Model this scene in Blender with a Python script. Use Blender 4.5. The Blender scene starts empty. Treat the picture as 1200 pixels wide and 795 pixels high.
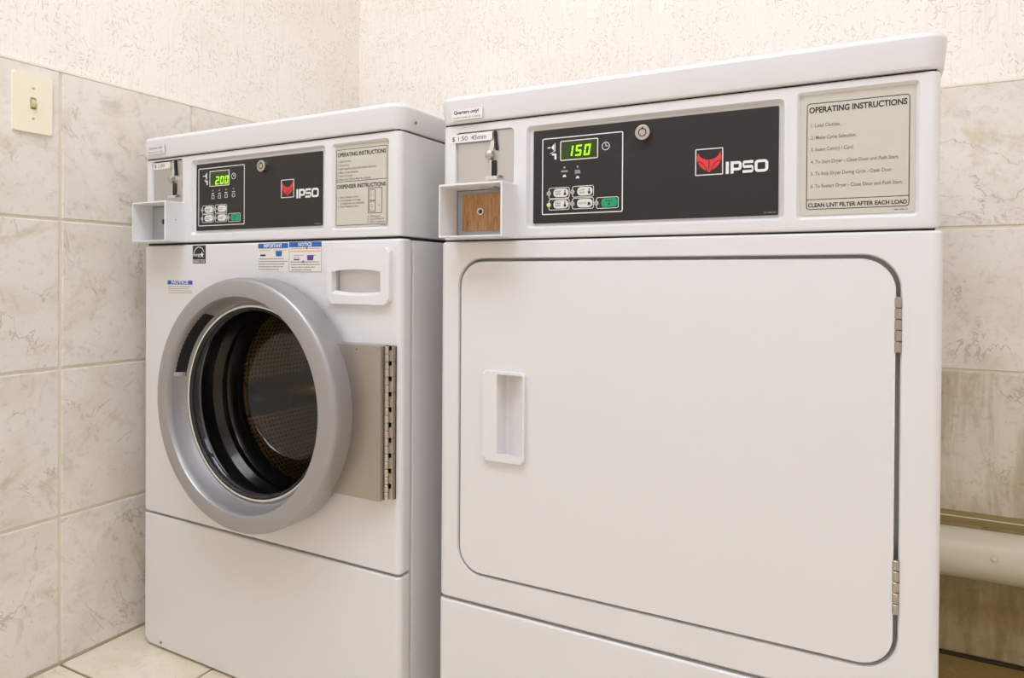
import bpy, bmesh, math, random
from mathutils import Matrix, Vector

random.seed(7)
scene = bpy.context.scene
COL = scene.collection

# ------------------------------------------------------------------ camera
CAM_H = 0.7994
YAW, PITCH, ROLL = 0.4816, 0.0067, 0.0062
cam_data = bpy.data.cameras.new('camera')
cam = bpy.data.objects.new('camera', cam_data)
COL.objects.link(cam)
cam_data.sensor_width = 36.0
cam_data.lens = 805.1542 * 36.0 / 1200.0
cam_data.shift_y = -63.56 / 1200.0
cam_data.clip_start = 0.02
_r = Vector((math.cos(YAW), math.sin(YAW), 0))
_d = Vector((-math.sin(YAW), math.cos(YAW), 0))
_u = Vector((0, 0, 1))
_f = _d * math.cos(PITCH) - _u * math.sin(PITCH)
_u2 = _u * math.cos(PITCH) + _d * math.sin(PITCH)
_right = _r * math.cos(ROLL) + _u2 * math.sin(ROLL)
_up = -_r * math.sin(ROLL) + _u2 * math.cos(ROLL)
mw = Matrix((_right, _up, -_f)).transposed().to_4x4()
mw.translation = Vector((0, 0, CAM_H))
cam.matrix_world = mw
scene.camera = cam

# ------------------------------------------------------------------ world, exposure
world = bpy.data.worlds.new('world')
scene.world = world
world.use_nodes = True
world.node_tree.nodes['Background'].inputs[0].default_value = (1.0, 0.95, 0.88, 1)
world.node_tree.nodes['Background'].inputs[1].default_value = 0.3
scene.view_settings.view_transform = 'Standard'
scene.view_settings.look = 'None'
scene.view_settings.gamma = 1.0
scene.view_settings.use_curve_mapping = False
scene.view_settings.exposure = -0.58
scene.cycles.use_denoising = True
scene.cycles.max_bounces = 16
scene.cycles.diffuse_bounces = 10
scene.cycles.transmission_bounces = 8
scene.cycles.transparent_max_bounces = 16

LAMP_SPOTS = [(-0.80, 0.00, 29.0), (0.60, 0.00, 12.5)]          # x, y, watts; second lamp added to brighten the back wall tiles
LAMP_COLOR = (0.72, 0.815, 1.0)
CEIL_H = 2.75

# ------------------------------------------------------------------ measured layout (metres)
XL, YB, XR, YF = -1.4803, 1.7527, 1.45, -1.60
TP = 0.3065                                  # tile pitch
TILE_TOP = 1.2246
G0 = 0.8243                                  # a joint on the left wall
DRY_X, DRY_Y, DRY_W = -0.6445, 0.9711, 0.7215
WAS_X, WAS_Y, WAS_W, WAS_YAW = -1.407, 0.9569, 0.700, -0.0145
DEPTH = 0.655


# ------------------------------------------------------------------ materials
def srgb(r, g, b):
    def f(v):
        v /= 255.0
        return v / 12.92 if v <= 0.04045 else ((v + 0.055) / 1.055) ** 2.4
    return (f(r), f(g), f(b), 1.0)


def mat(name, col, rough=0.5, metal=0.0, coat=0.0, emit=None, emit_s=0.0, **kw):
    m = bpy.data.materials.new(name)
    m.use_nodes = True
    b = m.node_tree.nodes['Principled BSDF']
    b.inputs['Base Color'].default_value = col if len(col) == 4 else (*col, 1)
    b.inputs['Roughness'].default_value = rough
    b.inputs['Metallic'].default_value = metal
    b.inputs['Coat Weight'].default_value = coat
    b.inputs['Coat Roughness'].default_value = 0.08
    if emit:
        b.inputs['Emission Color'].default_value = emit
        b.inputs['Emission Strength'].default_value = emit_s
    for k, v in kw.items():
        b.inputs[k].default_value = v
    return m


class NT:
    """short helper to wire node trees"""
    def __init__(self, m):
        self.t = m.node_tree
        self.bsdf = self.t.nodes['Principled BSDF']

    def n(self, typ, inputs=None, **props):
        nd = self.t.nodes.new(typ)
        for k, v in props.items():
            setattr(nd, k, v)
        for k, v in (inputs or {}).items():
            if isinstance(v, bpy.types.NodeSocket):
                self.t.links.new(v, nd.inputs[k])
            else:
                nd.inputs[k].default_value = v
        return nd

    def math(self, op, a, b=None, c=None, clamp=False):
        ins = {0: a}
        if b is not None:
            ins[1] = b
        if c is not None:
            ins[2] = c
        return self.n('ShaderNodeMath', ins, operation=op, use_clamp=clamp).outputs[0]

    def vmath(self, op, a, b=None):
        ins = {0: a}
        if b is not None:
            ins[1] = b
        nd = self.n('ShaderNodeVectorMath', ins, operation=op)
        return nd.outputs['Value'] if op in ('LENGTH', 'DOT_PRODUCT', 'DISTANCE') else nd.outputs[0]

    def ramp(self, v, lo, hi):
        return self.n('ShaderNodeMapRange', {0: v, 1: lo, 2: hi, 3: 0.0, 4: 1.0}, interpolation_type='SMOOTHSTEP').outputs[0]

    def mix(self, f, a, b):
        nd = self.n('ShaderNodeMix', data_type='RGBA')
        for s, v in ((nd.inputs[0], f), (nd.inputs[6], a), (nd.inputs[7], b)):
            if isinstance(v, bpy.types.NodeSocket):
                self.t.links.new(v, s)
            else:
                s.default_value = v
        return nd.outputs[2]

    def noise(self, vec, scale, detail=4, rough=0.55, dist=0.0):
        return self.n('ShaderNodeTexNoise', {'Vector': vec, 'Scale': scale, 'Detail': detail, 'Roughness': rough, 'Distortion': dist}).outputs[0]

    def out(self, sock, name):
        self.t.links.new(sock, self.bsdf.inputs[name])


def tile_material(name, base, warm, dark, stain=0.0, rough=0.42):
    m = mat(name, base, rough)
    t = NT(m)
    tc = t.n('ShaderNodeTexCoord').outputs['Object']
    rnd = t.n('ShaderNodeObjectInfo').outputs['Random']
    off = t.n('ShaderNodeCombineXYZ', {0: t.math('MULTIPLY', rnd, 37.0), 1: t.math('MULTIPLY', rnd, 91.0), 2: t.math('MULTIPLY', rnd, 53.0)}).outputs[0]
    v = t.vmath('ADD', tc, off)
    big = t.noise(v, 5.0, 5, 0.6, 0.6)
    c = t.mix(t.ramp(big, 0.40, 0.66), base, warm)
    mid = t.noise(v, 16.0, 6, 0.65, 1.0)
    c = t.mix(t.math('MULTIPLY', t.ramp(mid, 0.52, 0.74), 0.34), c, dark)
    fine = t.noise(v, 60.0, 4, 0.7, 0.4)
    c = t.mix(t.math('MULTIPLY', t.ramp(fine, 0.54, 0.72), 0.28), c, dark)
    # thin broken veins
    vn = t.noise(v, 3.6, 6, 0.62, 1.6)
    ridge = t.math('ABSOLUTE', t.math('SUBTRACT', vn, 0.5))
    vein = t.math('SUBTRACT', 1.0, t.ramp(ridge, 0.0, 0.012))
    brk = t.ramp(t.noise(v, 9.0, 3, 0.6, 0.0), 0.46, 0.62)
    vein = t.math('MULTIPLY', t.math('MULTIPLY', vein, brk), 0.55)
    c = t.mix(vein, c, dark)
    # ochre patches
    och = t.ramp(t.noise(t.vmath('ADD', v, (5.0, 9.0, 2.0)), 7.5, 6, 0.7, 0.8), 0.56, 0.74)
    c = t.mix(t.math('MULTIPLY', och, 0.55), c, srgb(202, 180, 138))
    if stain:
        sv = t.vmath('MULTIPLY', v, (24.0, 24.0, 4.0))
        st = t.ramp(t.noise(sv, 1.0, 5, 0.7, 0.5), 0.38, 0.68)
        c = t.mix(t.math('MULTIPLY', st, stain), c, srgb(134, 110, 56))
    t.out(c, 'Base Color')
    bump = t.n('ShaderNodeBump', {'Height': t.math('ADD', t.math('MULTIPLY', mid, 0.5), t.math('MULTIPLY', vein, -1.0)), 'Strength': 0.25, 'Distance': 0.003})
    t.out(bump.outputs[0], 'Normal')
    return m


def wallpaper_material():
    base = srgb(250, 244, 233)
    m = mat('wallpaper_vinyl', base, 0.55)
    t = NT(m)
    tc = t.n('ShaderNodeTexCoord').outputs['Object']
    s = t.n('ShaderNodeSeparateXYZ', {0: tc})
    u = t.math('ADD', s.outputs[0], s.outputs[1])
    p = t.n('ShaderNodeCombineXYZ', {0: u, 1: s.outputs[2], 2: 0.0}).outputs[0]
    # vertical threads
    th = t.noise(t.vmath('MULTIPLY', p, (260.0, 7.0, 1.0)), 1.0, 3, 0.6)
    c = t.mix(t.math('MULTIPLY', t.ramp(th, 0.50, 0.72), 0.42), base, srgb(226, 214, 192))
    cloud = t.noise(p, 4.0, 3, 0.5)
    c = t.mix(t.math('MULTIPLY', t.ramp(cloud, 0.40, 0.7), 0.22), c, srgb(238, 222, 204))
    total = None
    for k, (sc, ln, wd, mul) in enumerate(((52.0, 0.36, 0.060, 0.50), (88.0, 0.40, 0.085, 0.50), (33.0, 0.36, 0.030, 0.50))):
        q = t.vmath('ADD', p, (1.37 * k, 0.71 * k, 0.0))
        warp = t.n('ShaderNodeTexNoise', {'Vector': q, 'Scale': 40.0, 'Detail': 1.0})
        q = t.vmath('ADD', q, t.vmath('MULTIPLY', t.vmath('SUBTRACT', warp.outputs['Color'], (0.5, 0.5, 0.5)), (0.016, 0.016, 0.0)))
        vo = t.n('ShaderNodeTexVoronoi', {'Vector': q, 'Scale': sc, 'Randomness': 0.9}, voronoi_dimensions='2D')
        d = t.vmath('SUBTRACT', t.vmath('MULTIPLY', q, (sc, sc, 0.0)), t.vmath('MULTIPLY', vo.outputs['Position'], (sc, sc, 0.0)))
        rs = t.n('ShaderNodeSeparateColor', {0: vo.outputs['Color']})
        ang = t.math('MULTIPLY', t.math('SUBTRACT', rs.outputs[0], 0.5), 2.7)
        dr = t.n('ShaderNodeVectorRotate', {'Vector': d, 'Angle': ang}, rotation_type='Z_AXIS').outputs[0]
        ds = t.n('ShaderNodeSeparateXYZ', {0: dr})
        across = t.math('SUBTRACT', 1.0, t.ramp(t.math('ABSOLUTE', ds.outputs[0]), wd * 0.5, wd * 1.3))
        along = t.math('SUBTRACT', 1.0, t.ramp(t.math('ABSOLUTE', ds.outputs[1]), ln * 0.6, ln))
        keep = t.ramp(rs.outputs[1], 0.45, 0.55)
        f = t.math('MULTIPLY', t.math('MULTIPLY', across, along), t.math('MULTIPLY', keep, mul))
        total = f if total is None else t.math('MAXIMUM', total, f)
    speck = t.math('MULTIPLY', t.ramp(t.noise(p, 170.0, 3, 0.7, 1.0), 0.58, 0.72), 0.35)
    total = t.math('MAXIMUM', total, speck)
    clump = t.ramp(t.noise(p, 13.0, 3, 0.6), 0.36, 0.60)
    fl = t.math('MULTIPLY', total, t.math('ADD', t.math('MULTIPLY', clump, 0.75), 0.25))
    c = t.mix(fl, c, srgb(184, 170, 146))
    t.out(c, 'Base Color')
    bump = t.n('ShaderNodeBump', {'Height': t.math('ADD', fl, t.math('MULTIPLY', th, 0.4)), 'Strength': 0.25, 'Distance': 0.001})
    t.out(bump.outputs[0], 'Normal')
    return m


def wood_material():
    m = mat('wood_veneer', srgb(186, 138, 84), 0.45)
    t = NT(m)
    tc = t.n('ShaderNodeTexCoord').outputs['Object']
    v = t.vmath('MULTIPLY', tc, (220.0, 30.0, 26.0))
    g = t.noise(v, 1.0, 5, 0.7, 1.4)
    c = t.mix(t.ramp(g, 0.35, 0.7), srgb(196, 150, 96), srgb(150, 100, 52))
    t.out(c, 'Base Color')
    return m


def brushed(name, col, rough=0.3, axis=(4.0, 4.0, 900.0), amt=0.12):
    m = mat(name, col, rough, 1.0)
    t = NT(m)
    tc = t.n('ShaderNodeTexCoord').outputs['Object']
    g = t.noise(t.vmath('MULTIPLY', tc, axis), 1.0, 3, 0.6)
    t.out(t.math('ADD', t.math('MULTIPLY', g, amt * 2), rough - amt), 'Roughness')
    return m


def drum_material():
    """steel with punched holes laid out round the drum wall and over its back"""
    steel = (0.56, 0.46, 0.29, 1)
    m = mat('drum_steel', steel, 0.24, 0.95)
    t = NT(m)
    tc = t.n('ShaderNodeTexCoord').outputs['Object']
    p = t.n('ShaderNodeSeparateXYZ', {0: t.vmath('SUBTRACT', tc, (0.381, 0.0, 0.566))})
    ang = t.math('MULTIPLY', t.math('ARCTAN2', p.outputs[2], p.outputs[0]), 0.226)
    wall = t.n('ShaderNodeCombineXYZ', {0: ang, 1: p.outputs[1], 2: 0.0}).outputs[0]
    back = t.n('ShaderNodeCombineXYZ', {0: p.outputs[0], 1: p.outputs[2], 2: 0.0}).outputs[0]
    far = t.math('GREATER_THAN', p.outputs[1], 0.405)
    mx = t.n('ShaderNodeMix', {0: far, 4: wall, 5: back}, data_type='VECTOR')
    vo = t.n('ShaderNodeTexVoronoi', {'Vector': mx.outputs[1], 'Scale': 95.0, 'Randomness': 0.0}, voronoi_dimensions='2D')
    hole = t.math('SUBTRACT', 1.0, t.ramp(vo.outputs['Distance'], 0.22, 0.30))
    t.out(t.mix(hole, steel, (0.006, 0.006, 0.006, 1)), 'Base Color')
    return m


MAT = {}
WHITE = srgb(226, 223, 221)
MAT['paint'] = mat('white_enamel', WHITE, 0.30, coat=0.35)
MAT['paint2'] = mat('white_enamel_side', WHITE, 0.34, coat=0.15)
MAT['plastic'] = mat('white_plastic', srgb(228, 225, 223), 0.38)
MAT['black_panel'] = mat('black_overlay', srgb(33, 29, 26), 0.46)
MAT['black'] = mat('black_rubber', (0.012, 0.012, 0.012, 1), 0.45)
MAT['gasket'] = mat('gasket_rubber', (0.010, 0.010, 0.011, 1), 0.22, coat=0.4)
MAT['dark'] = mat('dark_gap', (0.02, 0.02, 0.02, 1), 0.7)
MAT['gap_black'] = mat('grip_recess', (0.004, 0.004, 0.004, 1), 0.6)
MAT['print_white'] = mat('white_print', srgb(236, 234, 228), 0.5)
MAT['print_black'] = mat('black_print', srgb(34, 32, 30), 0.5)
MAT['print_gray'] = mat('gray_print', srgb(128, 122, 116), 0.5)
MAT['red'] = mat('red_print', srgb(226, 54, 56), 0.5)
MAT['blue'] = mat('blue_print', srgb(26, 98, 178), 0.5)
MAT['blue_dark'] = mat('navy_print', srgb(30, 60, 120), 0.5)
MAT['purple'] = mat('purple_print', srgb(92, 62, 150), 0.5)
MAT['orange'] = mat('orange_print', srgb(206, 130, 92), 0.5)
MAT['green_btn'] = mat('green_button', srgb(24, 158, 104), 0.4)
MAT['white_btn'] = mat('white_button', srgb(226, 222, 214), 0.4)
MAT['silver_label'] = mat('silver_label', srgb(204, 198, 184), 0.42)
MAT['sticker'] = mat('sticker_paper', srgb(232, 226, 216), 0.5)
MAT['tape'] = mat('label_tape', srgb(234, 231, 225), 0.4)
MAT['steel'] = brushed('coin_plate_steel', (0.62, 0.60, 0.57, 1), 0.42)
MAT['steel_hinge'] = brushed('hinge_steel', (0.48, 0.44, 0.385, 1), 0.38, (900.0, 4.0, 4.0), 0.08)
MAT['nickel'] = mat('nickel', (0.58, 0.53, 0.45, 1), 0.28, 1.0)
MAT['hinge_pin'] = mat('hinge_pin_steel', (0.46, 0.42, 0.37, 1), 0.35, 1.0)
MAT['chrome'] = mat('chrome', (0.8, 0.79, 0.77, 1), 0.12, 1.0)
MAT['ring'] = mat('silver_door_paint', srgb(166, 162, 160), 0.36, 0.45, coat=0.25)
MAT['gray'] = mat('gray_metal_box', srgb(178, 178, 178), 0.4, 0.1)
MAT['box_white'] = mat('coin_box_white', srgb(232, 230, 228), 0.4)
MAT['wood'] = wood_material()
MAT['ivory'] = mat('ivory_plastic', srgb(246, 239, 212), 0.35)
MAT['ivory_toggle'] = mat('ivory_toggle', srgb(196, 180, 132), 0.35)
MAT['grout'] = mat('grout', srgb(232, 221, 202), 0.9)
MAT['caulk'] = mat('caulk', srgb(240, 232, 216), 0.6)
MAT['floor_grout'] = mat('floor_grout', srgb(150, 122, 88), 0.9)
MAT['tile'] = tile_material('wall_tile', srgb(236, 230, 220), srgb(228, 219, 205), srgb(170, 152, 124))
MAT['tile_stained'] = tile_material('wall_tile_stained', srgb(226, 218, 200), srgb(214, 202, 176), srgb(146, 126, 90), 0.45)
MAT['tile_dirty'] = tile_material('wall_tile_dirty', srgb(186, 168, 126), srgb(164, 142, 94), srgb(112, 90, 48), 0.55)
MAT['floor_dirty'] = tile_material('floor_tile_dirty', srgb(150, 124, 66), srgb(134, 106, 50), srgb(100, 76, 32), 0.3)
MAT['floor_tile'] = tile_material('floor_tile', srgb(238, 229, 208), srgb(230, 216, 188), srgb(184, 160, 118), rough=0.35)
MAT['wallpaper'] = wallpaper_material()
MAT['ceiling'] = mat('ceiling_paint', srgb(242, 241, 238), 0.8)
MAT['rear'] = mat('rear_wall_paint', srgb(236, 230, 226), 0.7)
MAT['pipe'] = mat('pipe_pvc', srgb(214, 206, 184), 0.38)
MAT['drum'] = drum_material()
MAT['drum_plain'] = mat('drum_front_steel', (0.66, 0.56, 0.38, 1), 0.18, 0.95)
MAT['glass'] = mat('door_glass', (1, 1, 1, 1), 0.02)
_t = NT(MAT['glass'])
_fr = _t.n('ShaderNodeFresnel', {'IOR': 1.48}).outputs[0]
_tr = _t.n('ShaderNodeBsdfTransparent', {'Color': (0.86, 0.83, 0.77, 1)})
_gs = _t.n('ShaderNodeBsdfGlossy', {'Roughness': 0.015, 'Color': (0.95, 0.96, 1.0, 1)})
_mx = _t.n('ShaderNodeMixShader', {0: _fr, 1: _tr.outputs[0], 2: _gs.outputs[0]})
_t.t.links.new(_mx.outputs[0], _t.t.nodes['Material Output'].inputs['Surface'])
MAT['lcd'] = mat('display_window', srgb(40, 52, 14), 0.2, emit=srgb(70, 104, 8), emit_s=0.22)
MAT['segment'] = mat('display_segment', srgb(150, 230, 20), 0.4, emit=srgb(176, 240, 20), emit_s=1.1)
MAT['segment_off'] = mat('display_mask', srgb(24, 26, 16), 0.3)
MAT['led'] = mat('green_led', srgb(150, 230, 40), 0.4, emit=srgb(150, 235, 40), emit_s=0.8)
MAT['led_off'] = mat('led_lens', srgb(170, 156, 142), 0.35)
MAT['lamp'] = mat('lamp_diffuser', (1, 1, 1, 1), 0.5, emit=(*LAMP_COLOR, 1), emit_s=4.0)
MAT['lamp_frame'] = mat('lamp_frame', srgb(235, 233, 228), 0.5)


# ------------------------------------------------------------------ mesh helpers
def link(name, me, material, parent=None, loc=(0, 0, 0)):
    o = bpy.data.objects.new(name, me)
    COL.objects.link(o)
    if material and len(me.materials) == 0:
        me.materials.append(MAT[material] if isinstance(material, str) else material)
    o.location = loc
    if parent:
        o.parent = parent
    return o


def finish(o, angle=38, weighted=True):
    me = o.data
    me.polygons.foreach_set('use_smooth', [True] * len(me.polygons))
    me.set_sharp_from_angle(angle=math.radians(angle))
    if weighted:
        w = o.modifiers.new('normals', 'WEIGHTED_NORMAL')
        w.keep_sharp = True
    return o


def bm_mesh(name, bm):
    bmesh.ops.recalc_face_normals(bm, faces=bm.faces[:])
    me = bpy.data.meshes.new(name)
    bm.to_mesh(me)
    bm.free()
    return me


def rrect(x0, x1, z0, z1, r, n=6):
    r = max(min(r, (x1 - x0) / 2 - 1e-5, (z1 - z0) / 2 - 1e-5), 1e-5)
    pts = []
    for cx, cz, a0 in ((x1 - r, z1 - r, 0), (x0 + r, z1 - r, 90), (x0 + r, z0 + r, 180), (x1 - r, z0 + r, 270)):
        for k in range(n + 1):
            a = math.radians(a0 + 90.0 * k / n)
            pts.append((cx + r * math.cos(a), cz + r * math.sin(a)))
    return pts


def circle(cx, cz, r, n=32, a0=0.0):
    return [(cx + r * math.cos(a0 + 2 * math.pi * k / n), cz + r * math.sin(a0 + 2 * math.pi * k / n)) for k in range(n)]


def bm_loft(bm, loops, cap0=True, cap1=True):
    rings = [[bm.verts.new(p) for p in lp] for lp in loops]
    n = len(rings[0])
    for a, b in zip(rings[:-1], rings[1:]):
        for k in range(n):
            bm.faces.new((a[k], a[(k + 1) % n], b[(k + 1) % n], b[k]))
    if cap0:
        bm.faces.new(rings[0])
    if cap1:
        bm.faces.new(rings[-1][::-1])
    return rings


def bm_prism(bm, pts, y0, y1, bev=0.0, seg=2):
    """outline in x,z, front face at y0, back at y1; the front rim may be rounded"""
    rings = bm_loft(bm, [[(x, y0, z) for x, z in pts], [(x, y1, z) for x, z in pts]])
    if bev:
        fr = set(rings[0])
        es = [e for e in bm.edges if e.verts[0] in fr and e.verts[1] in fr]
        bmesh.ops.bevel(bm, geom=es, offset=bev, segments=seg, profile=0.5, affect='EDGES')


def prism(name, pts, y0, y1, material, parent, bev=0.0, seg=2, fin=True):
    bm = bmesh.new()
    bm_prism(bm, pts, y0, y1, bev, seg)
    o = link(name, bm_mesh(name, bm), material, parent)
    return finish(o) if fin else o


def prisms(name, outlines, y0, y1, material, parent):
    """flat print made of several outlines in one mesh"""
    bm = bmesh.new()
    for pts in outlines:
        bm_prism(bm, pts, y0, y1)
    return link(name, bm_mesh(name, bm), material, parent)


def frames(name, pairs, y0, y1, material, parent):
    """closed outline strips: pairs of outer and inner loops with equal counts"""
    bm = bmesh.new()
    for outer, inner in pairs:
        n = len(outer)
        L = []
        for pts, y in ((outer, y0), (inner, y0), (inner, y1), (outer, y1)):
            L.append([bm.verts.new((x, y, z)) for x, z in pts])
        for i in range(4):
            a, b = L[i], L[(i + 1) % 4]
            for k in range(n):
                bm.faces.new((a[k], a[(k + 1) % n], b[(k + 1) % n], b[k]))
    return link(name, bm_mesh(name, bm), material, parent)


def rr_frame(x0, x1, z0, z1, r, w):
    return rrect(x0, x1, z0, z1, r), rrect(x0 + w, x1 - w, z0 + w, z1 - w, max(r - w, 0.0002))


def bm_box(bm, x0, x1, y0, y1, z0, z1):
    v = [bm.verts.new((x, y, z)) for x in (x0, x1) for y in (y0, y1) for z in (z0, z1)]
    for f in ((0, 1, 3, 2), (4, 6, 7, 5), (0, 4, 5, 1), (2, 3, 7, 6), (0, 2, 6, 4), (1, 5, 7, 3)):
        bm.faces.new([v[i] for i in f])
    return v


def box(name, x0, x1, y0, y1, z0, z1, material, parent=None, bev=0.0, seg=3, rv=0.0, fin=True, loc=(0, 0, 0)):
    """box; rv rounds the upright edges, bev the rest"""
    bm = bmesh.new()
    bm_box(bm, x0, x1, y0, y1, z0, z1)
    bmesh.ops.recalc_face_normals(bm, faces=bm.faces[:])
    if rv:
        es = [e for e in bm.edges if abs(e.verts[0].co.z - e.verts[1].co.z) > 1e-6]
        bmesh.ops.bevel(bm, geom=es, offset=rv, segments=6, profile=0.5, affect='EDGES')
    if bev:
        es = [e for e in bm.edges if len(e.link_faces) == 2 and e.calc_face_angle(0) > 0.9]
        bmesh.ops.bevel(bm, geom=es, offset=bev, segments=seg, profile=0.5, affect='EDGES')
    o = link(name, bm_mesh(name, bm), material, parent, loc)
    return finish(o) if fin else o


def tmp(bm):
    return link('cutter', bm_mesh('cutter', bm), None)


def cut(o, cutters):
    """carve solids out of a part"""
    mods = []
    loc, par = o.location.copy(), o.parent
    o.parent = None
    o.location = (0, 0, 0)
    keep = list(o.modifiers)
    for m in keep:
        o.modifiers.remove(m)
    for c in cutters:
        m = o.modifiers.new('cut', 'BOOLEAN')
        m.operation = 'DIFFERENCE'
        m.solver = 'EXACT'
        m.object = c
    dg = bpy.context.evaluated_depsgraph_get()
    dg.update()
    me = bpy.data.meshes.new_from_object(o.evaluated_get(dg))
    for m in list(o.modifiers):
        o.modifiers.remove(m)
    me.polygons.foreach_set('material_index', [0] * len(me.polygons))
    o.data = me
    for c in cutters:
        bpy.data.objects.remove(c)
    o.parent = par
    o.location = loc
    return finish(o, 30)


def cut_prism(pts, y0, y1):
    bm = bmesh.new()
    bm_prism(bm, pts, y0, y1)
    return tmp(bm)


def cut_loft(loops):
    bm = bmesh.new()
    bm_loft(bm, loops)
    return tmp(bm)


def lathe(name, prof, cx, cz, material, parent, n=96, a0=0.0, a1=360.0, fin=True, closed=False, angle=38):
    """turn (radius, y) points about an axis along y"""
    full = abs(a1 - a0 - 360) < 1e-6
    cols = n if full else n + 1
    bm = bmesh.new()
    rings = []
    for r, y in prof:
        if r < 1e-6:
            rings.append([bm.verts.new((cx, y, cz))])
        else:
            rings.append([bm.verts.new((cx + r * math.cos(a), y, cz + r * math.sin(a)))
                          for a in (math.radians(a0 + (a1 - a0) * k / n) for k in range(cols))])
    pairs = list(zip(rings[:-1], rings[1:]))
    if closed:
        pairs.append((rings[-1], rings[0]))
    for a, b in pairs:
        for k in range(n):
            j = (k + 1) % cols
            if len(a) == 1 and len(b) == 1:
                continue
            if len(a) == 1:
                bm.faces.new((a[0], b[j], b[k]))
            elif len(b) == 1:
                bm.faces.new((a[k], a[j], b[0]))
            else:
                bm.faces.new((a[k], a[j], b[j], b[k]))
    o = link(name, bm_mesh(name, bm), material, parent)
    return finish(o, angle, weighted=False) if fin else o


def rod(name, p0, p1, r, material, parent, n=20, bev=0.0):
    p0, p1 = Vector(p0), Vector(p1)
    ax = (p1 - p0)
    q = ax.to_track_quat('Z', 'Y')
    bm = bmesh.new()
    L = ax.length
    prof = [(r - bev, 0), (r, bev), (r, L - bev), (r - bev, L)] if bev else [(r, 0), (r, L)]
    loops = [[p0 + q @ Vector((rr * math.cos(2 * math.pi * k / n), rr * math.sin(2 * math.pi * k / n), zz)) for k in range(n)] for rr, zz in prof]
    bm_loft(bm, loops)
    o = link(name, bm_mesh(name, bm), material, parent)
    return finish(o, 38, weighted=False)


def text(name, lines, x, z, y, material, parent, size=0.01, width=None, bold=0.0, align='LEFT', gap=None, tag=None):
    """flat lettering facing -y; lines = [(string, x, z, size, width or None)] or a string"""
    if isinstance(lines, str):
        lines = [(lines, x, z, size, width)]
    bm = bmesh.new()
    for s, lx, lz, sz, wd in lines:
        cu = bpy.data.curves.new('t', 'FONT')
        cu.body = s
        cu.size = 1.0
        cu.offset = bold
        cu.resolution_u = 3
        cu.align_x = 'LEFT'
        to = bpy.data.objects.new('t', cu)
        COL.objects.link(to)
        dg = bpy.context.evaluated_depsgraph_get()
        dg.update()
        me = bpy.data.meshes.new_from_object(to.evaluated_get(dg))
        if len(me.vertices):
            xs = [v.co.x for v in me.vertices]
            w0, w1 = min(xs), max(xs)
            sx = (wd / (w1 - w0)) if wd else sz
            shift = 0.0
            if align == 'CENTER':
                shift = -(w1 + w0) / 2 * sx
            else:
                shift = -w0 * sx
            for v in me.vertices:
                v.co = Vector((lx + shift + v.co.x * sx, y, lz + v.co.y * sz))
            bm.from_mesh(me)
        bpy.data.objects.remove(to)
        bpy.data.curves.remove(cu)
        bpy.data.meshes.remove(me)
    me = bpy.data.meshes.new(name)
    # give every glyph a front that looks to -y
    for f in bm.faces:
        f.normal_update()
        if f.normal.y > 0:
            f.normal_flip()
    bm.to_mesh(me)
    bm.free()
    o = link(name, me, material, parent)
    if tag:
        o['label'] = tag
    return o


def greek(x0, x1, z, h, ragged=1.0, seed=0):
    """unreadable small print as word-long dashes"""
    rn = random.Random(seed)
    out = []
    x = x0
    end = x0 + (x1 - x0) * ragged
    while x < end - h:
        w = min(h * rn.uniform(1.6, 5.0), end - x)
        out.append([(x, z), (x + w, z), (x + w, z + h), (x, z + h)])
        x += w + h * 0.8
    return out


def strip(pts, w):
    """a stroke along a polyline as an outline"""
    left, right = [], []
    n = len(pts)
    for i in range(n):
        a = Vector(pts[max(i - 1, 0)])
        b = Vector(pts[min(i + 1, n - 1)])
        d = (b - a).normalized()
        nrm = Vector((-d.y, d.x)) * w / 2
        p = Vector(pts[i])
        left.append(tuple(p + nrm))
        right.append(tuple(p - nrm))
    return left + right[::-1]


def tag(o, label, cat, group=None, kind=None):
    o['label'] = label
    o['category'] = cat
    if group:
        o['group'] = group
    if kind:
        o['kind'] = kind
    return o


def root(name, loc, rz=0.0):
    o = bpy.data.objects.new(name, None)
    COL.objects.link(o)
    o.empty_display_size = 0.1
    o.location = loc
    o.rotation_euler = (0, 0, rz)
    return o


# ------------------------------------------------------------------ room shell
WT = 0.10
floor = tag(box('floor', XL - WT, XR + WT, YF - WT, YB + WT, -0.10, -0.004, 'floor_grout', fin=False),
            'beige stone-look tile floor with tan grout joints', 'floor', kind='structure')
ceiling = tag(box('ceiling', XL - WT, XR + WT, YF - WT, YB + WT, CEIL_H, CEIL_H + 0.1, 'ceiling', fin=False),
              'plain white painted ceiling over the laundry room', 'ceiling', kind='structure')
TH = 0.007        # tile faces stand this far off the wallpaper plane
wall_left = tag(box('wall_left', XL - WT, XL - TH + 0.002, YF - WT, YB + WT, -0.1, CEIL_H, 'wallpaper', fin=False),
                'cream fleck wallpaper over beige tiles, wall with the light switch', 'wall', kind='structure')
wall_back = tag(box('wall_back', XL - TH + 0.002, XR + WT, YB + TH - 0.002, YB + WT, -0.1, CEIL_H, 'wallpaper', fin=False),
                'cream fleck wallpaper over beige tiles, wall behind the machines', 'wall', kind='structure')
wall_right = tag(box('wall_right', XR, XR + WT, YF - WT, YB + TH - 0.002, -0.1, CEIL_H, 'rear', fin=False),
                 'plain painted side wall facing the light switch wall', 'wall', kind='structure')
wall_front = tag(box('wall_front', XL - TH + 0.002, XR, YF - WT, YF, -0.1, CEIL_H, 'rear', fin=False),
                 'plain painted wall opposite the washer and dryer', 'wall', kind='structure')

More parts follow.
